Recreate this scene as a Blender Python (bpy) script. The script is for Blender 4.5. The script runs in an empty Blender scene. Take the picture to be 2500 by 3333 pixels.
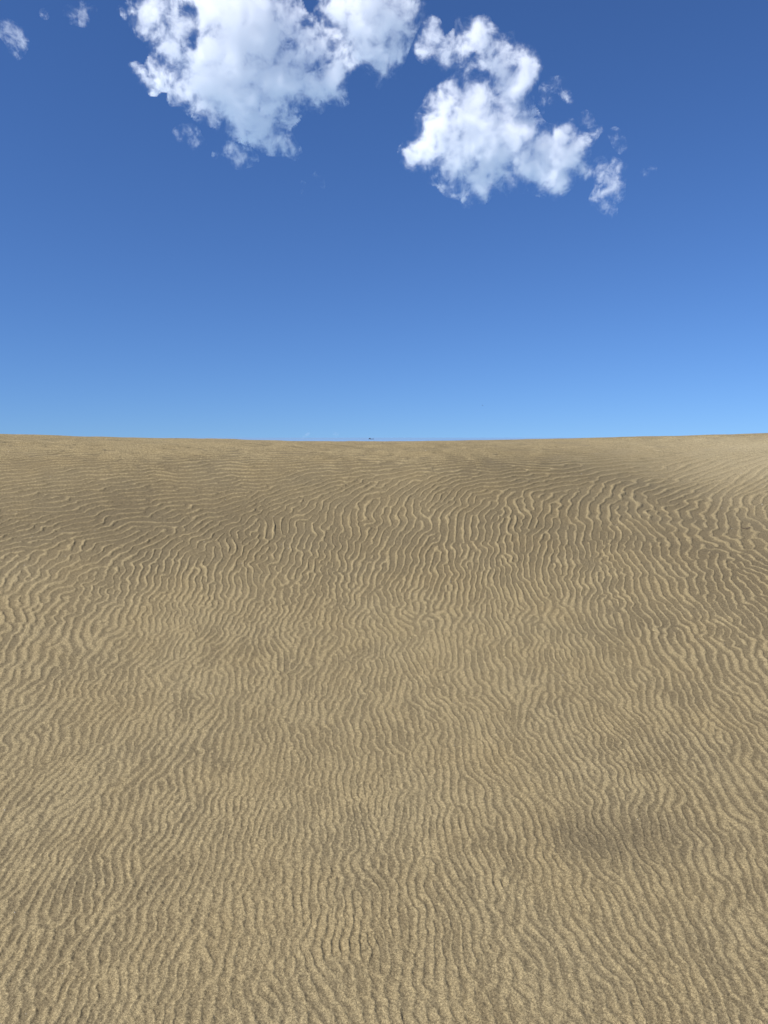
import bpy, math, random, time
import numpy as np
from mathutils import Vector, Matrix
T0 = time.time()
S = bpy.context.scene
C = S.collection
R = math.radians

# ------------------------------------------------------------------ camera
EYE = 1.60
PITCH = -5.53                      # degrees, down
FPX = 2503.0                       # focal length in pixels of the 2500 x 3333 photograph
cam_d = bpy.data.cameras.new('camera')
cam = bpy.data.objects.new('camera', cam_d)
C.objects.link(cam)
cam.location = (0, 0, EYE)
cam.rotation_euler = (R(90 + PITCH), 0, 0)
cam_d.sensor_fit = 'VERTICAL'
cam_d.sensor_height = 24.0
cam_d.lens = 24.0 * FPX / 3333.0
cam_d.clip_start = 0.05
cam_d.clip_end = 60000
S.camera = cam

# ------------------------------------------------------------------ sky, sun, exposure
SUN_EL, SUN_AZ = 45.0, -124.0       # azimuth clockwise from +Y (straight ahead)
w = bpy.data.worlds.new('World')
S.world = w
w.use_nodes = True
nt = w.node_tree
bg = nt.nodes['Background']
sky = nt.nodes.new('ShaderNodeTexSky')
sky.sky_type = 'NISHITA'
sky.sun_disc = False
sky.sun_elevation = R(SUN_EL)
sky.sun_rotation = R(SUN_AZ)
sky.altitude = 10
sky.air_density = 1.0
sky.dust_density = 0.0
sky.ozone_density = 4.0
# look a little above each direction: the hazy yellow band that Nishita puts on the horizon is not in this clear sea air
tcw = nt.nodes.new('ShaderNodeTexCoord')
lift = nt.nodes.new('ShaderNodeVectorMath'); lift.operation = 'ADD'; lift.inputs[1].default_value = (0, 0, 0.075)
nt.links.new(tcw.outputs['Generated'], lift.inputs[0])
nrm = nt.nodes.new('ShaderNodeVectorMath'); nrm.operation = 'NORMALIZE'
nt.links.new(lift.outputs[0], nrm.inputs[0])
nt.links.new(nrm.outputs[0], sky.inputs['Vector'])
tint = nt.nodes.new('ShaderNodeMix'); tint.data_type = 'RGBA'; tint.blend_type = 'MULTIPLY'
tint.inputs[0].default_value = 1.0
tint.inputs[7].default_value = (0.56, 0.80, 1.20, 1)
nt.links.new(sky.outputs[0], tint.inputs[6])
nt.links.new(tint.outputs[2], bg.inputs[0])
bg.inputs[1].default_value = 0.08
sun_d = bpy.data.lights.new('sun', 'SUN')
sun_d.energy = 5.0
sun_d.angle = R(0.53)
sun_d.color = (1.0, 0.95, 0.87)
sun = bpy.data.objects.new('sun', sun_d)
C.objects.link(sun)
sd = Vector((math.sin(R(SUN_AZ)) * math.cos(R(SUN_EL)), math.cos(R(SUN_AZ)) * math.cos(R(SUN_EL)), math.sin(R(SUN_EL))))
sun.rotation_euler = sd.to_track_quat('Z', 'Y').to_euler()
S.view_settings.view_transform = 'Standard'
S.view_settings.look = 'None'
S.view_settings.exposure = 0.3
S.view_settings.gamma = 1.0
cy = S.cycles
cy.max_bounces = 48
cy.diffuse_bounces = 3
cy.volume_bounces = 40
cy.transparent_max_bounces = 32
cy.volume_max_steps = 256
cy.use_adaptive_sampling = True
cy.adaptive_threshold = 0.01
cy.use_denoising = True


# ------------------------------------------------------------------ helpers
def mat(name):
    m = bpy.data.materials.new(name)
    m.use_nodes = True
    m.node_tree.nodes.clear()
    return m, m.node_tree.nodes, m.node_tree.links


def tag(o, label=None, cat=None, group=None, kind=None):
    if label: o['label'] = label
    if cat: o['category'] = cat
    if group: o['group'] = group
    if kind: o['kind'] = kind
    return o


def obj(name, verts, faces, m, smooth=True, parent=None):
    me = bpy.data.meshes.new(name)
    me.from_pydata([tuple(v) for v in verts], [], [tuple(f) for f in faces])
    me.update()
    if smooth:
        me.polygons.foreach_set('use_smooth', np.ones(len(me.polygons), bool))
    if m: me.materials.append(m)
    o = bpy.data.objects.new(name, me)
    C.objects.link(o)
    if parent: o.parent = parent
    return o


def sstep(a, b, x):
    t = np.clip((x - a) / (b - a), 0, 1)
    return t * t * (3 - 2 * t)


def pixel_dir(px, py):
    """direction of a point of the photograph (2500 x 3333)"""
    v = Vector(((px - 1250) / FPX, (1666.5 - py) / FPX, -1.0))
    return (cam.rotation_euler.to_matrix() @ v).normalized()


rng = np.random.default_rng(7)


def vnoise(x, y, seed=0):
    """smooth value noise in -1..1"""
    xi = np.floor(x).astype(np.int64); yi = np.floor(y).astype(np.int64)
    fx = x - xi; fy = y - yi
    fx = fx * fx * fx * (fx * (fx * 6 - 15) + 10); fy = fy * fy * fy * (fy * (fy * 6 - 15) + 10)

    def h(a, b):
        n = (a * 374761393 + b * 668265263 + seed * 144665) & 0x7fffffff
        n = ((n ^ (n >> 13)) * 1274126177) & 0x7fffffff
        n = n ^ (n >> 16)
        return (n & 0xffff) / 32767.5 - 1.0
    return (h(xi, yi) * (1 - fx) + h(xi + 1, yi) * fx) * (1 - fy) + (h(xi, yi + 1) * (1 - fx) + h(xi + 1, yi + 1) * fx) * fy


# ------------------------------------------------------------------ wind ripples: a Swift-Hohenberg pattern grown on the dune
# the pattern grows on a plane measured in ripple wavelengths; wavelengths() carries ground metres to that plane
NP, NQ, PPL = 1152, 1296, 7.5                 # cells across, cells along, cells per wavelength
YK = np.linspace(-2.0, 14.0, 1601)
BK = 0.029 + 0.005 * sstep(3.0, 4.2, YK) + 0.018 * sstep(3.9, 5.7, YK) + 0.046 * sstep(5.4, 7.4, YK)      # wavelength with distance
QK = np.concatenate([[0], np.cumsum((1 / BK)[:-1] * np.diff(YK))])
XK = np.linspace(-12.0, 12.0, 2401)
AK = 1 + 0.42 * sstep(0.7, 2.1, XK) + 0.55 * sstep(-0.8, -2.2, XK)          # wider ripples on the flanks
UK = np.concatenate([[0], np.cumsum((1 / AK)[:-1] * np.diff(XK))]); UK -= np.interp(0, XK, UK)


def wavelengths(x, y):
    b = np.interp(y, YK, BK)
    return np.interp(x, XK, UK) / b, np.interp(y, YK, QK)


def regions(x, y):
    n1 = vnoise(x * 0.7 + 3, y * 0.7, 5)
    right = sstep(0.8, 2.0, x - 0.2 * (y - 4.5) + 0.3 * n1) * sstep(2.8, 4.0, y)
    left = sstep(0.5, -1.2, x + 0.3 * n1) * sstep(4.1, 4.8, y)
    return n1, right, left


def ripple_fields(x, y):
    """crest direction (angle from +Y towards +X) and ordering strength at ground points"""
    n1, right, left = regions(x, y)
    n2 = vnoise(x * 1.6 + 9, y * 1.6, 6)
    t0 = 3.95 + 0.55 * sstep(-2.2, 0.2, x) - 0.2 * sstep(0.8, 2.4, x) + 0.15 * n1
    beta = R(80) * sstep(t0, t0 + 1.15 + 1.8 * sstep(0.5, 2.2, x), y) + R(8) * n1 + R(6) * n2 + R(9) * vnoise(x * 4.3, y * 3.4, 61)
    c = 0.27 + 0.27 * sstep(5.1, 5.7, y) + 0.12 * right + 0.06 * left + 0.05 * n2
    c = c - 0.11 * sstep(2.6, 0.6, np.abs(x - 0.1)) * sstep(3.0, 3.9, y) * sstep(5.3, 4.8, y)
    return beta, c


def grow(iters=100):
    P, Q = np.meshgrid((np.arange(NP) - NP / 2) / PPL, np.arange(NQ) / PPL + np.interp(1.3, YK, QK))
    y = np.interp(Q, QK, YK)
    x = np.interp(P * np.interp(y, YK, BK), UK, XK)
    beta, c = ripple_fields(x, y)
    k2 = (1 + 0.22 * vnoise(P * 0.12, Q * 0.12, 8) + 0.12 * vnoise(P * 0.3, Q * 0.3, 9)) ** 2
    # the crest direction on the dune, carried to the wavelength plane
    shear = np.interp(x, XK, UK) * np.interp(y, YK, np.gradient(BK, YK) / BK)
    mx = np.sin(beta) / np.interp(x, XK, AK) - shear * np.cos(beta); my = np.cos(beta)
    mm = np.hypot(mx, my); mx /= mm; my /= mm
    kx = np.fft.rfftfreq(NP, 1 / PPL); ky = np.fft.fftfreq(NQ, 1 / PPL)
    KX, KY = np.meshgrid(kx, ky)
    q2 = KX ** 2 + KY ** 2
    dt, r = 0.5, 0.50
    u = rng.standard_normal((NQ, NP))
    U = np.fft.rfft2(u) * np.exp(-((np.sqrt(q2) - 1.0) / 0.4) ** 2)
    u = np.fft.irfft2(U, s=(NQ, NP)); g = 0.3 / u.std(); u *= g; U *= g
    den = 1.0 / (1 + dt * q2 ** 2)
    from concurrent.futures import ThreadPoolExecutor
    ex = ThreadPoolExecutor(4)
    inv = lambda A: np.fft.irfft2(A, s=(NQ, NP))
    a1, a2, a3 = -q2, -KX * KX, -KX * KY
    cxx = c * (mx * mx - my * my); cyy = c * my * my; cxy = 2 * c * mx * my
    g0 = r - k2 * k2
    for i in range(iters):
        lap, uxx, uxy = ex.map(inv, (a1 * U, a2 * U, a3 * U))
        rhs = g0 * u - u * u * u - 2 * k2 * lap + cxx * uxx + cyy * lap + cxy * uxy
        U = np.fft.rfft2(u + dt * rhs) * den
        u = inv(U)
        if i % 12 == 5 and i < 75:                    # gusts: keeps the crests short and broken
            u += 0.36 * rng.standard_normal(u.shape)
            U = np.fft.rfft2(u)
    V = np.zeros((NQ * 2, NP + 1), complex)          # spectral upsampling x2
    h = NQ // 2
    V[:h, :NP // 2] = U[:h, :NP // 2]
    V[-h:, :NP // 2] = U[-h:, :NP // 2]
    u2 = np.fft.irfft2(V, s=(NQ * 2, NP * 2)) * 4
    return (u2 / (np.std(u2) * 1.4)).astype(np.float32)


RIP = grow()
print('ripples grown', round(time.time() - T0, 1))
Q_START = float(np.interp(1.3, YK, QK))


def sample(p, q):
    gx = (p * PPL + NP / 2) * 2; gy = (q - Q_START) * PPL * 2
    ix = np.floor(gx).astype(np.int64); iy = np.floor(gy).astype(np.int64)
    fx = gx - ix; fy = gy - iy
    W, H = NP * 2, NQ * 2
    i0 = ix % W; i1 = (ix + 1) % W; j0 = iy % H; j1 = (iy + 1) % H
    return (RIP[j0, i0] * (1 - fx) + RIP[j0, i1] * fx) * (1 - fy) + (RIP[j1, i0] * (1 - fx) + RIP[j1, i1] * fx) * fy


# dune profile along the distance d (straight ahead), metres
PD = np.array([-200, -40, -6, 0.0, 1.0, 2.0, 3.0, 4.0, 4.6, 5.2, 5.6, 6.2, 7.0, 8.0, 9.0, 10.5, 13.0, 18, 30, 60, 140, 300, 420, 900, 4000])
PZ = np.array([-4, -2, -0.55, -0.12, -0.02, 0.14, 0.41, 0.74, 0.99, 1.265, 1.415, 1.498, 1.537, 1.553, 1.550, 1.48, 1.0, -1.0, -3.0, -3.8, -4.2, -4.6, -5.6, -11, -30])


def _pchip(xk, yk):
    h = np.diff(xk); d = np.diff(yk) / h
    m = np.zeros_like(yk)
    for i in range(1, len(xk) - 1):
        if d[i - 1] * d[i] > 0:
            w1 = 2 * h[i] + h[i - 1]; w2 = h[i] + 2 * h[i - 1]
            m[i] = (w1 + w2) / (w1 / d[i - 1] + w2 / d[i])
    m[0], m[-1] = d[0], d[-1]

    def f(x):
        i = np.clip(np.searchsorted(xk, x) - 1, 0, len(xk) - 2)
        t = (x - xk[i]) / h[i]
        t = np.clip(t, 0, 1)
        return (yk[i] * (1 + 2 * t) * (1 - t) ** 2 + h[i] * m[i] * t * (1 - t) ** 2 + yk[i + 1] * t * t * (3 - 2 * t) + h[i] * m[i + 1] * t * t * (t - 1))
    return f


prof = _pchip(PD, PZ)


def base_height(x, y):
    rr = np.hypot(x, y)
    z = prof(y - 0.85 * sstep(0.3, 2.6, x) * sstep(3.6, 6.2, y))       # the right flank climbs further back
    fade = sstep(14, 8, y) * sstep(-6, 1, y)
    # the crest lifts a little to the left and to the right
    xs_ = x + 0.2
    z = z + fade * sstep(3.5, 8.0, y) * (0.080 * np.clip(np.abs(xs_) / 4.1, 0, 3) ** 1.4) * np.where(x > 0, 1.05, 1.0)
    z = z + fade * 0.02 * vnoise(x * 0.55 + 4, y * 0.55 + 2, 11) * sstep(8.2, 6.0, y)
    z = z + fade * 0.007 * vnoise(x * 1.5, y * 1.5, 12) * sstep(6.5, 5.0, y)
    z = z - 0.018 * np.exp(-((x - 0.80) / 0.24) ** 2 - ((y - 2.48) / 0.12) ** 2)      # small hollow
    far = sstep(40, 120, rr)
    z = z + far * 0.8 * vnoise(x * 0.02, y * 0.02, 14) * sstep(380, 250, rr)
    return z


def ripple_height(x, y):
    beta, c = ripple_fields(x, y)
    n1, right, left = regions(x, y)
    p, q = wavelengths(x, y)
    p0, q0 = p, q
    p = p0 + 0.17 * vnoise(p0 * 0.9, q0 * 0.9, 41) + 0.06 * vnoise(p0 * 2.1, q0 * 2.1, 42)
    q = q0 + 0.20 * vnoise(p0 * 0.8, q0 * 0.8, 43)
    lam = np.interp(y, YK, BK) * np.sqrt(np.interp(x, XK, AK))
    nx, ny = np.cos(beta), -np.sin(beta)      # across the crests, downwind
    u = sample(p, q)
    sh = 0.12 * np.clip(u, -1.2, 1.2)
    u = sample(p - nx * sh, q - ny * sh)
    amp = (0.105 + 0.070 * sstep(2.6, 4.6, y)) * (1 + 0.3 * left) * (1 - 0.5 * sstep(5.9, 7.2, y) * (1 - 0.9 * right)) * lam * (1 + 0.2 * vnoise(x * 1.1, y * 1.1, 21)) * (1 + 0.30 * vnoise(p0 * 0.33, q0 * 0.25, 44))
    band = np.maximum(sstep(3.7, 4.6, y), right * 0.9)
    tau = 0.28 * band + 0.04 * left * sstep(6.0, 5.4, y)
    u = u - 0.28 + 0.22 * band + (0.42 - 0.16 * band) * vnoise(p0 * 0.42, q0 * 0.30, 45) + (0.50 - 0.14 * band) * vnoise(p0 * 0.85, q0 * 0.38, 46)
    s = np.clip((u + 1.3) / 2.6, 0, 1.15)
    h_sm = s ** 1.25
    flat = np.clip((u - tau + 0.42) / 1.25, 0, 1.2)
    h_fl = flat ** 1.1 * 0.85
    k = band
    h = h_sm * (1 - k) + h_fl * k
    fade = sstep(9.0, 7.8, y) * sstep(0.4, 1.2, y) * sstep(8.5, 6.5, np.abs(x))
    return h * amp * fade, h * fade


def ground_height(x, y):
    x = np.asarray(x, float); y = np.asarray(y, float)
    return base_height(x, y) + ripple_height(x, y)[0]


# ------------------------------------------------------------------ the sand sheet
th = np.concatenate([np.arange(-180, -52, 2.0), np.linspace(-52, -32, 260, endpoint=False), np.linspace(-32, 32, 1700, endpoint=False),
                     np.linspace(32, 52, 260, endpoint=False), np.arange(52, 180, 2.0)])
rad = np.concatenate([np.linspace(0.1, 1.4, 60, endpoint=False), np.geomspace(1.4, 4.0, 800, endpoint=False), np.geomspace(4.0, 9.6, 760, endpoint=False), np.geomspace(9.6, 30, 60, endpoint=False), np.geomspace(30, 3500, 70)])
TH, RR = np.meshgrid(np.radians(th), rad)
GXX, GYY = np.sin(TH) * RR, np.cos(TH) * RR
colfade = np.where(np.abs(TH) < R(53), 1.0, 0.0)
rh, rn = ripple_height(GXX, GYY)
fine = 0.0010 * vnoise(GXX * 75, GYY * 75, 31) + 0.0006 * vnoise(GXX * 160, GYY * 160, 32)
fine *= sstep(7, 5, RR) * (1 + 0.7 * sstep(3.4, 2.0, RR)) * colfade
Z = base_height(GXX, GYY) + rh * colfade + fine
nr, nc = Z.shape
verts = np.stack([GXX, GYY, Z], -1).reshape(-1, 3)
verts = np.concatenate([verts, [[0, 0, float(base_height(np.array(0.0), np.array(0.0)))]]])
ii, jj = np.meshgrid(np.arange(nr - 1), np.arange(nc), indexing='ij')
j2 = (jj + 1) % nc
quads = np.stack([ii * nc + jj, (ii + 1) * nc + jj, (ii + 1) * nc + j2, ii * nc + j2], -1).reshape(-1, 4)[:, ::-1]
tris = np.stack([np.full(nc, nr * nc), np.arange(nc), (np.arange(nc) + 1) % nc], -1)[:, ::-1]
me = bpy.data.meshes.new('sand_dune')
me.vertices.add(len(verts))
me.vertices.foreach_set('co', verts.astype(np.float32).ravel())
nq, ntr = len(quads), len(tris)
me.loops.add(nq * 4 + ntr * 3)
me.loops.foreach_set('vertex_index', np.concatenate([quads.ravel(), tris.ravel()]).astype(np.int32))
me.polygons.add(nq + ntr)
me.polygons.foreach_set('loop_start', np.concatenate([np.arange(nq) * 4, nq * 4 + np.arange(ntr) * 3]).astype(np.int32))
me.polygons.foreach_set('use_smooth', np.ones(nq + ntr, bool))
me.update(calc_edges=True)
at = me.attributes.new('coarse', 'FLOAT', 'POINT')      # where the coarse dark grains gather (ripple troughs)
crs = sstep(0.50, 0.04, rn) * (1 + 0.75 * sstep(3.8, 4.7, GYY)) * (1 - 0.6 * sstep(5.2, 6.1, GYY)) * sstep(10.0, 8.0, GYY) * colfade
blot = lambda bx, by, rx, ry: np.exp(-((GXX - bx) / rx) ** 2 - ((GYY - by) / ry) ** 2)
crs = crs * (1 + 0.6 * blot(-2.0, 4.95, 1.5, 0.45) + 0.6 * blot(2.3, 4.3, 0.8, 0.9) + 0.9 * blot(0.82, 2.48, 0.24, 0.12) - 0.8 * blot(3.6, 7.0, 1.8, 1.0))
pale = 0.6 * blot(3.4, 6.7, 1.3, 1.1) * colfade
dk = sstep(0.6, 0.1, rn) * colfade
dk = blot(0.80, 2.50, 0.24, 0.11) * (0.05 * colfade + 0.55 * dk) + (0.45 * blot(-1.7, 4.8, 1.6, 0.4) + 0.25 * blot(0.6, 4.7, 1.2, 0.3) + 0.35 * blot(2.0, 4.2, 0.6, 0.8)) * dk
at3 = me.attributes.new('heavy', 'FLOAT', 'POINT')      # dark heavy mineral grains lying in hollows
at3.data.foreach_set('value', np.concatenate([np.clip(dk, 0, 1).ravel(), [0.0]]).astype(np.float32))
at2 = me.attributes.new('pale', 'FLOAT', 'POINT')       # patch of paler colour on the right crest
at2.data.foreach_set('value', np.concatenate([pale.ravel(), [0.0]]).astype(np.float32))
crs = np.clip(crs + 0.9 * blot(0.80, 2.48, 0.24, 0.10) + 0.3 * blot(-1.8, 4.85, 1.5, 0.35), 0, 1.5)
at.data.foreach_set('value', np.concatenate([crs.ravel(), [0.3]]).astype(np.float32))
dune = bpy.data.objects.new('sand_dune', me)
C.objects.link(dune)
tag(dune, 'rippled tan sand dune rising to a smooth crest', None, None, 'structure')
print('dune built', len(verts), round(time.time() - T0, 1))

m, N, L = mat('sand')
out = N.new('ShaderNodeOutputMaterial')
pb = N.new('ShaderNodeBsdfPrincipled')
L.new(pb.outputs[0], out.inputs[0])
pb.inputs['Roughness'].default_value = 0.9
pb.inputs['Specular IOR Level'].default_value = 0.15
geo = N.new('ShaderNodeNewGeometry')


def noise(scale, detail=2, rough=0.5, vec=None, dist=0.0):
    n = N.new('ShaderNodeTexNoise')
    n.inputs['Scale'].default_value = scale
    n.inputs['Detail'].default_value = detail
    n.inputs['Roughness'].default_value = rough
    n.inputs['Distortion'].default_value = dist
    L.new(vec if vec is not None else geo.outputs['Position'], n.inputs['Vector'])
    return n.outputs['Fac']


def ramp(fac, stops):
    r = N.new('ShaderNodeValToRGB')
    el = r.color_ramp.elements
    while len(el) < len(stops): el.new(0.5)
    for e, (p, c) in zip(el, stops):
        e.position = p
        e.color = (*c, 1) if len(c) == 3 else c
    L.new(fac, r.inputs[0])
    return r.outputs[0]


def math_(op, a, b=None, c=None, clamp=False):
    n = N.new('ShaderNodeMath')
    n.operation = op
    n.use_clamp = clamp
    for i, v in enumerate((a, b, c)):
        if v is None: continue
        if isinstance(v, (int, float)): n.inputs[i].default_value = v
        else: L.new(v, n.inputs[i])
    return n.outputs[0]


def mixc(fac, a, b, blend='MIX'):
    n = N.new('ShaderNodeMix')
    n.data_type = 'RGBA'
    n.blend_type = blend
    for i, v in ((0, fac), (6, a), (7, b)):
        if isinstance(v, (int, float)): n.inputs[i].default_value = v
        elif isinstance(v, tuple): n.inputs[i].default_value = (*v, 1)
        else: L.new(v, n.inputs[i])
    return n.outputs[2]


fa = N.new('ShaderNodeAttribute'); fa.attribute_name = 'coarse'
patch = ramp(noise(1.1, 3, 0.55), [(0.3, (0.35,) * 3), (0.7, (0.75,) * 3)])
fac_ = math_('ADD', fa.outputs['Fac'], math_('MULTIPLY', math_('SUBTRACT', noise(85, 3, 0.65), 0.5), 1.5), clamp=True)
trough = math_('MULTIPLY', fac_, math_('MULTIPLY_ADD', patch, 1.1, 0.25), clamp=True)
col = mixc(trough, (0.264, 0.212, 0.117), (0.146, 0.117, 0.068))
# broad tint drift and single grains
col = mixc(math_('MULTIPLY', ramp(noise(3.0, 4, 0.6), [(0.35, (0, 0, 0)), (0.7, (1, 1, 1))]), 0.25), col, (0.225, 0.165, 0.077))
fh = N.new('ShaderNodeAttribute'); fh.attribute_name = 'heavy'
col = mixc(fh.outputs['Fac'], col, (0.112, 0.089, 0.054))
fp = N.new('ShaderNodeAttribute'); fp.attribute_name = 'pale'
col = mixc(fp.outputs['Fac'], col, (0.37, 0.315, 0.20))
g1 = ramp(noise(430, 2, 0.7), [(0.36, (0.50, 0.48, 0.46)), (0.50, (1, 1, 1)), (0.64, (1.55, 1.55, 1.52))])
col = mixc(1.0, col, g1, 'MULTIPLY')
g2 = ramp(noise(150, 2, 0.6), [(0.36, (0.74, 0.74, 0.73)), (0.50, (1, 1, 1)), (0.66, (1.24, 1.24, 1.23))])
col = mixc(1.0, col, g2, 'MULTIPLY')
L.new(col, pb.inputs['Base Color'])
bmp = N.new('ShaderNodeBump')
bmp.inputs['Strength'].default_value = 0.55
bmp.inputs['Distance'].default_value = 0.004
hh = math_('ADD', math_('MULTIPLY', noise(260, 3, 0.7), 0.5), math_('MULTIPLY', noise(75, 3, 0.6), 0.6))
L.new(hh, bmp.inputs['Height'])
L.new(bmp.outputs[0], pb.inputs['Normal'])
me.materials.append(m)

# ------------------------------------------------------------------ sea beyond the beach
a = np.radians(np.arange(0, 360, 3))
rr_ = [0.0] + list(np.geomspace(200, 40000, 26))
V, F = [], []
for r_ in rr_[1:]:
    V += [(math.sin(t) * r_, math.cos(t) * r_, 0) for t in a]
n_ = len(a)
for k in range(len(rr_) - 2):
    for j in range(n_):
        F.append((k * n_ + j, k * n_ + (j + 1) % n_, (k + 1) * n_ + (j + 1) % n_, (k + 1) * n_ + j))
m, N, L = mat('sea_water')
out = N.new('ShaderNodeOutputMaterial'); pb = N.new('ShaderNodeBsdfPrincipled'); L.new(pb.outputs[0], out.inputs[0])
geo = N.new('ShaderNodeNewGeometry')
L.new(ramp(noise(0.004, 3), [(0.3, (0.27, 0.41, 0.54)), (0.7, (0.30, 0.43, 0.56))]), pb.inputs['Base Color'])  # paler than water: distant air haze is put into this base colour
pb.inputs['Roughness'].default_value = 0.25
bmp = N.new('ShaderNodeBump'); bmp.inputs['Strength'].default_value = 0.3; bmp.inputs['Distance'].default_value = 0.5
L.new(noise(0.15, 4), bmp.inputs['Height']); L.new(bmp.outputs[0], pb.inputs['Normal'])
sea = obj('sea', V, F, m)
sea.location = (0, 0, -5.0)
tag(sea, 'thin pale blue strip of sea behind the dune crest', None, None, 'structure')


# ------------------------------------------------------------------ clouds: real scattering volumes
def cloud_material(name, img, size, thick, dens, nscale, erode, seed):
    global N, L
    m, N, L = mat(name)
    out = N.new('ShaderNodeOutputMaterial')
    tc = N.new('ShaderNodeTexCoord')
    P = tc.outputs['Object']
    sx, sy = size
    off = N.new('ShaderNodeVectorMath'); off.operation = 'ADD'; off.inputs[1].default_value = (seed * 131.0, seed * 57.0, seed * 17.0)
    L.new(P, off.inputs[0])
    nz = N.new('ShaderNodeTexNoise')
    nz.inputs['Scale'].default_value = nscale
    nz.inputs['Detail'].default_value = 7.0
    nz.inputs['Roughness'].default_value = 0.72
    nz.inputs['Distortion'].default_value = 0.25
    sq = N.new('ShaderNodeVectorMath'); sq.operation = 'MULTIPLY'; sq.inputs[1].default_value = (1.0, 0.45, 1.0)
    L.new(off.outputs[0], sq.inputs[0])
    L.new(sq.outputs[0], nz.inputs['Vector'])
    # map lookup: x, z of the cloud -> uv
    mp = N.new('ShaderNodeMapping')
    mp.inputs['Location'].default_value = (0.5, 0.5, 0)
    mp.inputs['Scale'].default_value = (1 / sx, 1 / sy, 0)
    sw = N.new('ShaderNodeSeparateXYZ'); L.new(P, sw.inputs[0])
    cb = N.new('ShaderNodeCombineXYZ'); L.new(sw.outputs[0], cb.inputs[0]); L.new(sw.outputs[2], cb.inputs[1])
    # turbulent shift of the lookup
    L.new(cb.outputs[0], mp.inputs['Vector'])
    im = N.new('ShaderNodeTexImage'); im.image = img; im.extension = 'CLIP'; im.interpolation = 'Linear'
    L.new(mp.outputs[0], im.inputs['Vector'])
    h = im.outputs['Color']
    depth = math_('DIVIDE', sw.outputs[1], thick)
    depth = math_('MULTIPLY', depth, depth)
    f = math_('MULTIPLY', h, math_('SUBTRACT', 1.0, math_('MULTIPLY', depth, 0.7)))
    wob = math_('MULTIPLY', math_('SUBTRACT', nz.outputs['Fac'], 0.5), math_('MULTIPLY_ADD', h, -2.1 * erode, 5.2 * erode))
    raw = math_('SUBTRACT', math_('ADD', f, wob), 0.33)
    f = math_('POWER', math_('MULTIPLY', raw, 0.95, clamp=True), 2.6)
    # thin veil around the dense parts
    veil = math_('POWER', math_('MULTIPLY', math_('ADD', raw, 0.28), 1.4, clamp=True), 2.4)
    f = math_('ADD', f, math_('MULTIPLY', veil, 0.13))
    d = math_('MULTIPLY', f, dens)
    vol = N.new('ShaderNodeVolumeScatter')
    vol.inputs['Color'].default_value = (1, 1, 1, 1)
    vol.inputs['Anisotropy'].default_value = 0.0
    L.new(d, vol.inputs['Density'])
    L.new(vol.outputs[0], out.inputs['Volume'])
    # clear skin, so the cloud also has an outline of its own
    tr = N.new('ShaderNodeBsdfTransparent')
    L.new(ramp(h, [(0.0, (1, 1, 1)), (1.0, (1, 1, 1))]), tr.inputs['Color'])
    L.new(tr.outputs[0], out.inputs['Surface'])
    m.cycles.volume_step_rate = 0.25
    return m


CLOUD_N = 0


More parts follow.
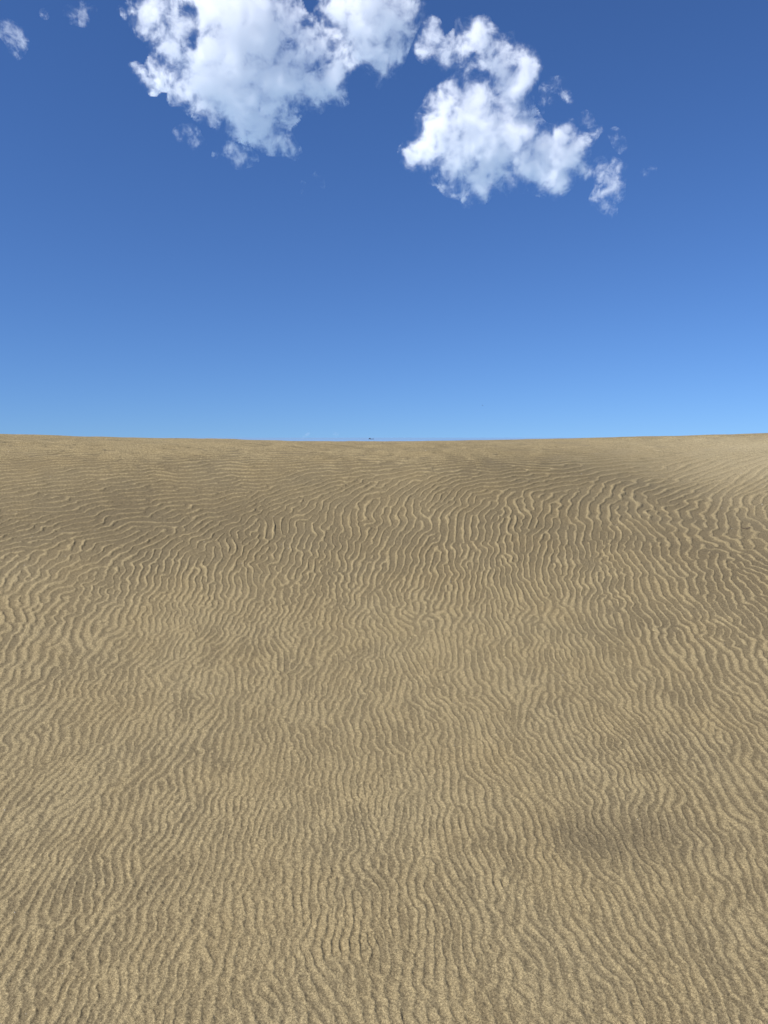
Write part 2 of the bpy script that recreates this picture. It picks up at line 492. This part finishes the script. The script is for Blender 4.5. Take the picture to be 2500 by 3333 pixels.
def cloud(name, label, group, blobs, dist, thick_f=0.5, dens=0.11, erode=1.0, nscale=None, pad=1.3):
    """blobs: (x, y, radius, strength) on the photograph; carried out to a real distance, size and depth"""
    global CLOUD_N
    CLOUD_N += 1
    B = np.array(blobs, float)
    s = 1.0
    cx = ((B[:, 0] - B[:, 2]).min() + (B[:, 0] + B[:, 2]).max()) / 2
    cyy = ((B[:, 1] - B[:, 2]).min() + (B[:, 1] + B[:, 2]).max()) / 2
    d0 = pixel_dir(cx, cyy)
    centre = cam.location + d0 * dist
    right = Vector((0, 0, 1)).cross(-d0); right = -Vector((d0.y, -d0.x, 0)).normalized() * -1
    up = right.cross(d0).normalized()
    M = Matrix(((right.x, d0.x, up.x), (right.y, d0.y, up.y), (right.z, d0.z, up.z)))
    # blob centres into the local frame (x right, y away, z up)
    P = []
    for bx, by, br, bs in blobs:
        v = pixel_dir(bx, by)
        q = v * (dist / v.dot(d0)) - d0 * dist
        mpp = dist / v.dot(d0) / FPX * (pixel_dir(bx, by).dot(d0))
        P.append((q.dot(right), q.dot(up), br * mpp, bs))
    P = np.array(P)
    x0, x1 = (P[:, 0] - P[:, 2] * 1.5).min(), (P[:, 0] + P[:, 2] * 1.5).max()
    y0, y1 = (P[:, 1] - P[:, 2] * 1.5).min(), (P[:, 1] + P[:, 2] * 1.5).max()
    hx, hy = max(abs(x0), abs(x1)), max(abs(y0), abs(y1))
    sx, sy = 2 * hx, 2 * hy
    nx = int(np.clip(200 * (sx / max(sx, sy)), 24, 200)); ny = int(np.clip(200 * (sy / max(sx, sy)), 24, 200))
    gx = -hx + (np.arange(nx) + 0.5) * sx / nx
    gy = -hy + (np.arange(ny) + 0.5) * sy / ny
    X, Y = np.meshgrid(gx, gy)
    H = np.zeros_like(X)
    for px, py, pr, ps in P:
        dd = ((X - px) ** 2 + (Y - py) ** 2) / (pr * pr)
        k = np.exp(-dd * 1.6)
        if ps < 0:
            H = H * (1 + ps * np.exp(-dd * 1.5))
        else:
            H = H + ps * k
    small = B[:, 2].max() < 45
    H = np.where(H > 0, 1 - np.exp(-np.maximum(H, 0) * (1.7 if small else 1.18)), 0)
    H[0, :] = H[-1, :] = 0; H[:, 0] = H[:, -1] = 0
    img = bpy.data.images.new(name + '_map', nx, ny, float_buffer=True, alpha=False)
    img.colorspace_settings.name = 'Non-Color'
    px4 = np.ones((ny, nx, 4), np.float32)
    px4[..., 0] = px4[..., 1] = px4[..., 2] = H
    img.pixels.foreach_set(px4.ravel())
    img.update()
    big = math.sqrt((P[:, 2] ** 2).mean())
    thick = max(P[:, 2].max() * 1.0, big) * (thick_f / 0.5)
    ns = nscale or 1.0 / (max(big, (28.0 if small else 60.0) * dist / 1800) * (0.75 if small else 0.66))
    m = cloud_material(name, img, (sx, sy), thick, dens, ns, erode, CLOUD_N)
    # hull: front and back heightfields over the mapped cells where cloud can be
    thr = 0.12
    step = 2
    mask = H > thr
    # one cell margin
    Mk = mask.copy()
    for _ in range(1):
        M2 = Mk.copy()
        M2[1:] |= Mk[:-1]; M2[:-1] |= Mk[1:]; M2[:, 1:] |= Mk[:, :-1]; M2[:, :-1] |= Mk[:, 1:]
        Mk = M2
    cell = Mk
    vid = {}
    V, F = [], []

    def corner(j, i, side):
        k = (j, i, side)
        if k not in vid:
            js = slice(max(j - 1, 0), j + 1); is_ = slice(max(i - 1, 0), i + 1)
            hv = H[js, is_].max()
            t = thick * math.sqrt(max(hv + 0.25, 0.05) / 0.55) * 0.8
            vid[k] = len(V)
            V.append((-hx + i * sx / nx, side * t, -hy + j * sy / ny))
        return vid[k]
    for j in range(ny):
        for i in range(nx):
            if not cell[j, i]: continue
            F.append([corner(j, i, -1), corner(j, i + 1, -1), corner(j + 1, i + 1, -1), corner(j + 1, i, -1)])
            F.append([corner(j, i, 1), corner(j + 1, i, 1), corner(j + 1, i + 1, 1), corner(j, i + 1, 1)])
            if j == 0 or not cell[j - 1, i]: F.append([corner(j, i, -1), corner(j, i, 1), corner(j, i + 1, 1), corner(j, i + 1, -1)])
            if j == ny - 1 or not cell[j + 1, i]: F.append([corner(j + 1, i, -1), corner(j + 1, i + 1, -1), corner(j + 1, i + 1, 1), corner(j + 1, i, 1)])
            if i == 0 or not cell[j, i - 1]: F.append([corner(j, i, -1), corner(j + 1, i, -1), corner(j + 1, i, 1), corner(j, i, 1)])
            if i == nx - 1 or not cell[j, i + 1]: F.append([corner(j, i + 1, -1), corner(j, i + 1, 1), corner(j + 1, i + 1, 1), corner(j + 1, i + 1, -1)])
    o = obj(name, V, F, m, smooth=False)
    o.matrix_world = Matrix.Translation(centre) @ M.to_4x4()
    tag(o, label, 'cloud', group)
    return o


def z1(l): return [(380 + .4702 * x, .4702 * y, .4702 * r, s) for x, y, r, s in l]
def z2(l): return [(1000 + .422 * x, .422 * y, .422 * r, s) for x, y, r, s in l]
def z3(l): return [(1280 + .4702 * x, 200 + .4702 * y, .4702 * r, s) for x, y, r, s in l]


CG = 'white clouds in the blue sky'
cloud('cloud', 'largest ragged white cloud at upper left, cut by the top of the picture', CG, z1([
    (700, 500, 220, .9), (1000, 560, 230, .9), (850, 350, 240, .9), (650, 560, 150, .9), (1000, 260, 210, .9), (860, 720, 160, .75), (600, 660, 90, .9),
    (520, 590, 50, .8), (1020, 740, 150, .8), (1000, 920, 80, .75), (900, 870, 65, .5), (1090, 955, 75, .9), (1170, 1000, 50, .9), (1225, 1040, 34, .85),
    (650, 100, 190, .8), (900, 60, 160, .8), (1100, 110, 110, .8), (800, 200, 180, .8), (700, -60, 200, .8), (1000, -60, 160, .7),
    (260, 90, 120, .42), (330, 250, 100, .4), (220, 200, 80, .34), (400, 330, 60, .36), (310, 0, 120, .7), (150, 90, 50, .4), (60, 90, 30, .3),
    (480, 180, 90, .4), (1250, 400, 130, .55), (1230, 560, 130, .6), (1350, 290, 110, .5), (1440, 230, 90, .48), (1450, 500, 110, .55), (1480, 400, 90, .48),
    (1380, 610, 80, .6), (1490, 560, 80, .6), (1540, 670, 55, .4), (1380, 740, 35, .4), (200, 530, 60, .25), (350, 540, 70, .35), (420, 480, 70, .4),
    (260, 610, 40, .3), (130, 470, 40, .2), (400, 690, 35, .25), (290, 450, 60, .3),
    (490, 60, 60, -.9), (620, 240, 45, -.5), (500, 270, 60, -.6), (1220, 330, 45, -.5), (860, 160, 35, -.4), (700, 30, 30, -.4)]), 1800, erode=1.2)
cloud('cloud', 'bright white cloud cut by the top of the picture, between the two largest clouds', CG, z2([
    (300, 90, 160, .85), (500, 100, 180, .9), (420, 250, 150, .85), (550, 330, 150, .9), (620, 410, 90, .8), (650, 200, 130, .85), (780, 80, 80, .7),
    (850, 70, 50, .55), (450, 400, 85, .7), (560, 460, 70, .6), (220, 50, 90, .8), (900, 105, 25, .35), (400, -80, 200, .9), (650, -60, 170, .8),
    (340, 490, 45, .3), (590, 570, 60, .2), (560, 640, 45, .18), (680, 600, 30, .25), (270, 270, 60, .35)]), 1700)
cloud('cloud', 'large white cloud right of centre with an arching tail curling above it', CG, z3([
    (520, 370, 190, .85), (650, 400, 180, .85), (330, 560, 160, .85), (200, 610, 100, .75), (480, 640, 190, .9), (680, 680, 180, .9), (850, 630, 170, .9),
    (1000, 690, 130, .85), (1150, 640, 130, .95), (1240, 660, 85, .8), (1150, 810, 90, .9), (1130, 880, 50, .75), (1050, 770, 100, .9), (620, 800, 95, .7),
    (450, 770, 110, .75), (600, 890, 65, .5), (630, 940, 35, .4), (300, 400, 100, .65), (400, 300, 100, .7), (560, 270, 110, .75), (110, 650, 55, .5),
    (130, 700, 40, .4), (85, 620, 30, .4), (840, 300, 100, .65), (800, 210, 90, .65), (900, 130, 70, .55), (940, 60, 70, .65), (950, 0, 55, .6),
    (760, 50, 60, .4), (870, 500, 110, .75), (900, 420, 70, .5), (1130, 550, 70, .6), (1190, 500, 55, .5), (1290, 560, 55, .45), (1320, 720, 45, .45),
    (1290, 780, 50, .4), (430, 180, 45, .3), (510, 150, 28, .35), (620, 170, 45, .3), (280, 250, 35, .25), (510, 970, 35, .25), (790, 890, 30, .25),
    (270, 820, 30, .25), (830, 310, 30, -.5), (420, 460, 35, -.45)]) + z2([
    (950, 280, 70, .75), (975, 200, 45, .65), (900, 390, 65, .6), (1030, 420, 65, .75), (1100, 400, 60, .6), (1170, 340, 70, .75), (1200, 430, 65, .75), (1290, 270, 85, .65),
    (1330, 210, 55, .6), (1400, 310, 60, .5), (1430, 240, 35, .3), (1390, 165, 20, .25), (1400, 450, 80, .65), (1480, 410, 90, .65), (1580, 370, 75, .65),
    (1640, 440, 70, .6), (1550, 540, 80, .45), (1090, 490, 60, .25), (1180, 180, 35, .18)]), 1900)
cloud('cloud', 'small detached white cloud hanging just right of the large right cloud', CG, z3([
    (1450, 760, 75, .6), (1500, 790, 75, .6), (1550, 760, 55, .5), (1545, 870, 45, .5), (1555, 930, 38, .5), (1440, 940, 55, .55), (1405, 950, 35, .5),
    (1480, 1000, 45, .5), (1510, 1040, 35, .5), (1500, 870, 45, .45)]), 1850, dens=.07)
cloud('cloud', 'hook shaped white wisp at the upper right edge of the large right cloud', CG, z3([
    (1050, 190, 35, .5), (1100, 160, 38, .55), (1150, 160, 38, .55), (1190, 230, 34, .45), (1225, 270, 24, .4), (1040, 275, 34, .4), (1085, 262, 28, .4), (1020, 350, 28, .2), (1015, 420, 30, .22)]), 1850, dens=.075)
cloud('cloud', 'slim upright white wisp above the right end of the large right cloud', CG, z3([
    (1330, 390, 38, .5), (1355, 430, 34, .4), (1360, 500, 50, .55), (1370, 550, 30, .4), (1440, 470, 28, .22), (1230, 420, 28, .22)]), 1850, dens=.075)
cloud('cloud', 'faint thin wisp furthest out beyond the upright wisp, above the detached cloud', CG, z3([
    (1530, 500, 40, .3), (1565, 560, 45, .35), (1585, 610, 30, .28)]), 1850, dens=.07)
cloud('cloud', 'curved white wisp under the left edge of the largest cloud', CG, z1([
    (430, 930, 40, .4), (490, 905, 45, .5), (540, 920, 35, .42), (550, 980, 40, .48), (530, 1020, 32, .42), (590, 990, 30, .3)]), 1800, dens=.075)
cloud('cloud', 'small white puff below the tail of the largest cloud', CG, z1([
    (800, 1020, 55, .55), (850, 1060, 65, .55), (900, 1090, 50, .5), (840, 1120, 40, .42), (950, 1100, 30, .4), (695, 1075, 32, .38)]), 1800, dens=.075)
cloud('cloud', 'thin white streak alone near the left edge of the sky', CG, [
    (20, 95, 20, .5), (45, 115, 26, .55), (60, 135, 22, .5), (55, 165, 18, .4), (15, 85, 14, .4), (50, 182, 10, .3)], 1800, dens=.075)
cloud('cloud', 'small white wisp near the top left corner of the sky', CG, [
    (230, 48, 18, .5), (255, 45, 22, .55), (268, 30, 16, .5), (270, 65, 14, .45), (302, 28, 12, .28), (145, 45, 16, .2)], 1800, dens=.075)
cloud('cloud', 'tiny faint white fleck in blue sky between the two largest clouds', CG, [
    (1035, 575, 15, .5), (1050, 590, 15, .5), (1056, 604, 8, .4), (985, 600, 12, .3), (978, 622, 9, .28)], 1800, dens=.075)
cloud('cloud', 'faintest tiny wisp alone right of the detached cloud', CG, [
    (2098, 560, 14, .35), (2125, 550, 12, .35), (2108, 570, 8, .3)], 1800, dens=.07)
cloud('cloud', 'low cloud puff on the horizon with a bright rounded top, left of the other one', CG, [
    (1004, 1412, 8, .9), (997, 1416, 9, .7), (986, 1420, 8, .5)], 9000, dens=.014, erode=0.5)
cloud('cloud', 'low flat cloud puff on the horizon, left of the distant boat', CG, [
    (1086, 1413, 7, .8), (1094, 1412, 8, .8), (1102, 1413, 6, .7)], 9000, dens=.011, erode=0.5)
print('clouds', round(time.time() - T0, 1))


# ------------------------------------------------------------------ small things on the sand
def on_ground(px, py):
    """where the sight line of a point of the photograph meets the dune"""
    d = pixel_dir(px, py)
    t = np.linspace(1.2, 9.5, 6000)
    x, y, z = d.x * t, d.y * t, EYE + d.z * t
    g = ground_height(x, y)
    k = np.argmax(z < g)
    return Vector((x[k], y[k], g[k]))


def principled(name, c1, c2, scale, rough=0.6, spec=0.5):
    global N, L, geo
    m, N, L = mat(name)
    out = N.new('ShaderNodeOutputMaterial'); pb = N.new('ShaderNodeBsdfPrincipled'); L.new(pb.outputs[0], out.inputs[0])
    tc = N.new('ShaderNodeTexCoord')
    L.new(ramp(noise(scale, 3, 0.6, tc.outputs['Object']), [(0.35, c1), (0.65, c2)]), pb.inputs['Base Color'])
    pb.inputs['Roughness'].default_value = rough
    pb.inputs['Specular IOR Level'].default_value = spec
    return m


def tube(path, radii, n=8):
    V, F = [], []
    for k, p in enumerate(path):
        t = (path[min(k + 1, len(path) - 1)] - path[max(k - 1, 0)]).normalized()
        a_ = t.orthogonal().normalized() if k == 0 else (a_ - t * a_.dot(t)).normalized()
        b_ = t.cross(a_)
        for j in range(n):
            q = 2 * math.pi * j / n
            V.append(p + (a_ * math.cos(q) + b_ * math.sin(q)) * radii[k])
    for k in range(len(path) - 1):
        for j in range(n):
            F.append((k * n + j, k * n + (j + 1) % n, (k + 1) * n + (j + 1) % n, (k + 1) * n + j))
    F.append(tuple(range(n))[::-1]); F.append(tuple(range((len(path) - 1) * n, len(path) * n)))
    return V, F


# twig: bleached thin end buried at the left, dark broken end standing clear at the right
A, Bp = on_ground(2408, 1716), on_ground(2443, 1723)
pts, rad_ = [], []
for k in range(13):
    t = k / 12
    p = A.lerp(Bp, t)
    g = float(ground_height(p.x, p.y))
    p.z = g + 0.0015 + 0.010 * t ** 1.5 + 0.002 * math.sin(t * 9)
    p.y += 0.002 * math.sin(t * 7 + 1)
    pts.append(p - A)
    rad_.append(0.0012 + 0.0026 * t + 0.0004 * math.sin(t * 23))
V, F = tube(pts, rad_)
twig = obj('twig', V, F, principled('twig_bark', (0.05, 0.032, 0.02), (0.12, 0.085, 0.05), 90))
twig.location = A
tag(twig, 'short dark twig with a pale thin end lying on sand near the right edge', 'twig')

# shell fragments
sh_mat = principled('shell', (0.72, 0.68, 0.60), (0.86, 0.84, 0.80), 300, 0.25, 0.6)
spots = []
def sp(ox, oy, l): spots.extend([(ox + .7535 * x, oy + .7535 * y) for x, y in l])
sp(0, 1380, [(36, 118), (217, 228), (72, 380), (387, 390), (140, 487), (273, 465), (283, 572), (75, 617), (105, 610), (410, 462), (467, 505), (882, 510), (975, 327), (1218, 328), (1183, 400), (1216, 520), (1246, 538), (1045, 602), (1203, 285), (1465, 343), (1530, 712), (1025, 712), (1095, 670)])
sp(1250, 1380, [(180, 115), (662, 282), (590, 382), (886, 480), (888, 530), (1003, 435), (1237, 435), (1352, 382), (1633, 262), (1543, 213), (852, 216), (668, 563), (538, 659), (320, 648), (288, 680), (126, 736), (43, 760), (1502, 452), (1632, 587), (1633, 347), (1460, 363)])
sp(0, 2000, [(228, 365), (330, 427), (912, 342), (1036, 443), (12, 495), (296, 490), (1050, 597), (283, 690), (770, 826), (20, 845), (1478, 42), (1404, 463), (1295, 547), (1648, 660), (1503, 683), (1417, 680), (800, 130), (1545, 8)])
sp(1250, 2000, [(241, 212), (303, 381), (107, 507), (305, 565), (585, 620), (773, 262), (1072, 500), (1358, 106), (1472, 127), (1597, 130), (1475, 340), (1125, 825), (1095, 885), (1633, 790), (70, 815)])
sp(0, 2700, [(575, 18), (305, 140), (64, 358), (28, 502), (490, 407), (270, 622), (112, 797), (1160, 770), (1022, 550), (735, 770)])
sp(1250, 2700, [(748, 3), (898, 28), (25, 147), (750, 272), (1497, 105), (831, 680), (1200, 738), (878, 435)])
rr = random.Random(3)
V, F = [], []
nn = 9
ang = [2 * math.pi * k / nn + rr.uniform(-.2, .2) for k in range(nn)]
rd = [rr.uniform(0.6, 1.1) for _ in range(nn)]
for zz, ss in ((0.0, 0.9), (0.22, 1.0), (0.40, 0.62)):
    V += [(math.cos(a_) * r_ * ss, math.sin(a_) * r_ * ss * 0.8, zz + 0.1 * math.cos(a_)) for a_, r_ in zip(ang, rd)]
V.append((0.05, 0.0, 0.52))
for k in range(2):
    for j in range(nn):
        F.append((k * nn + j, k * nn + (j + 1) % nn, (k + 1) * nn + (j + 1) % nn, (k + 1) * nn + j))
for j in range(nn): F.append((2 * nn + j, 2 * nn + (j + 1) % nn, 3 * nn))
F.append(tuple(range(nn))[::-1])
proto = obj('shell_fragment', V, F, sh_mat)
for i, (px, py) in enumerate(spots):
    o = proto if i == 0 else proto.copy()
    if i: C.objects.link(o)
    p = on_ground(px, py)
    dist = (p - cam.location).length
    s_ = min(max(0.55 * dist / FPX * rr.uniform(1.3, 2.6), 0.0008), 0.0045)
    o.location = p
    o.scale = (s_, s_, s_)
    o.rotation_euler = (rr.uniform(-.5, .5), rr.uniform(-.5, .5), rr.uniform(0, 6.28))
    tag(o, 'tiny pale shell fragment glinting on the rippled sand', 'shell fragment', 'shell fragments scattered over the dune')

# ------------------------------------------------------------------ bird low in the sky: one continuous body with swept wings
def bird(px, py, dist, span, heading):
    V, F = [], []
    ns, nk = 13, 8                       # body: lofted rings from bill to tail
    prof_ = [(-.50, .004, .004), (-.44, .02, .018), (-.38, .045, .045), (-.30, .05, .05), (-.2, .075, .075), (-.05, .09, .085), (.12, .08, .07), (.28, .05, .04), (.38, .05, .018), (.5, .085, .008)]
    for y, rw, rh_ in prof_:
        for j in range(nk):
            q = 2 * math.pi * j / nk
            V.append((rw * math.cos(q), y, rh_ * math.sin(q)))
    for k in range(len(prof_) - 1):
        for j in range(nk):
            F.append((k * nk + j, k * nk + (j + 1) % nk, (k + 1) * nk + (j + 1) % nk, (k + 1) * nk + j))
    F.append(tuple(range(nk))[::-1]); F.append(tuple(range((len(prof_) - 1) * nk, len(prof_) * nk)))
    for sgn in (-1, 1):                  # wings: inner arm up, outer hand swept back
        st = [(.04, -.16, .16, .02), (.35, -.20, .10, .14), (.60, -.14, .10, .20), (.85, 0.0, .13, .20), (1.05, .16, .2, .15)]
        b0 = len(V)
        for x, le, te, z in st:
            V += [(sgn * x, le, z), (sgn * x, (le + te) / 2, z + .025), (sgn * x, te, z), (sgn * x, (le + te) / 2, z - .008)]
        for k in range(len(st) - 1):
            for j in range(4):
                f = (b0 + k * 4 + j, b0 + k * 4 + (j + 1) % 4, b0 + (k + 1) * 4 + (j + 1) % 4, b0 + (k + 1) * 4 + j)
                F.append(f if sgn > 0 else f[::-1])
        F.append((b0, b0 + 1, b0 + 2, b0 + 3)); e = b0 + (len(st) - 1) * 4; F.append((e, e + 1, e + 2, e + 3))
    o = obj('bird', V, F, principled('bird_feathers', (0.03, 0.035, 0.045), (0.09, 0.09, 0.10), 6))
    o.location = cam.location + pixel_dir(px, py) * dist
    o.scale = (span / 2,) * 3
    o.rotation_euler = (R(6), R(14), R(heading))
    tag(o, 'tiny dark bird flying low in the pale blue sky above the dune', 'bird')


bird(1571, 1320, 170, 0.62, 70)

# ------------------------------------------------------------------ boat far out on the sea
bd = 3000.0
v = pixel_dir(1208, 1429)
bx, by = v.x * bd, v.y * bd
root = bpy.data.objects.new('boat', None)
C.objects.link(root)
root.location = (bx, by, -5.0)
tag(root, 'tiny dark boat far out on the horizon, just above the dune crest', 'boat')
hull_m = principled('boat_paint', (0.035, 0.05, 0.075), (0.06, 0.08, 0.11), 0.3)
cab_m = principled('cabin_paint', (0.05, 0.07, 0.10), (0.09, 0.11, 0.14), 0.3)
L_ = 20.0
V, F = [], []
st = [(-.5, .11, 1.6), (-.46, .13, 1.6), (-.2, .14, 1.5), (.1, .13, 1.6), (.3, .10, 1.9), (.42, .05, 2.2), (.5, .006, 2.5)]
for x, wd, hh_ in st:
    w_ = wd * L_
    V += [(x * L_, -w_, hh_), (x * L_, -w_ * .8, .2), (x * L_, 0, -.8), (x * L_, w_ * .8, .2), (x * L_, w_, hh_)]
for k in range(len(st) - 1):
    for j in range(4):
        F.append((k * 5 + j, (k + 1) * 5 + j, (k + 1) * 5 + j + 1, k * 5 + j + 1))
    F.append((k * 5, k * 5 + 4, (k + 1) * 5 + 4, (k + 1) * 5))
F.append((0, 1, 2, 3, 4)); e = (len(st) - 1) * 5; F.append((e + 4, e + 3, e + 2, e + 1, e))
obj('hull', V, F, hull_m, smooth=False, parent=root)
V, F = [], []
for z, x0, x1, w_ in ((1.45, -8.2, -1.6, 2.0), (4.2, -8.0, -2.3, 1.9), (4.4, -8.3, -2.0, 2.1), (4.7, -8.2, -2.2, 2.0)):
    V += [(x0, -w_, z), (x1, -w_, z), (x1, w_, z), (x0, w_, z)]
for k in range(3):
    for j in range(4): F.append((k * 4 + j, k * 4 + (j + 1) % 4, k * 4 + 4 + (j + 1) % 4, k * 4 + 4 + j))
F.append((0, 1, 2, 3)[::-1]); F.append((12, 13, 14, 15))
obj('cabin', V, F, cab_m, smooth=False, parent=root)
root.rotation_euler = (0, 0, R(6))
print('done', round(time.time() - T0, 1))
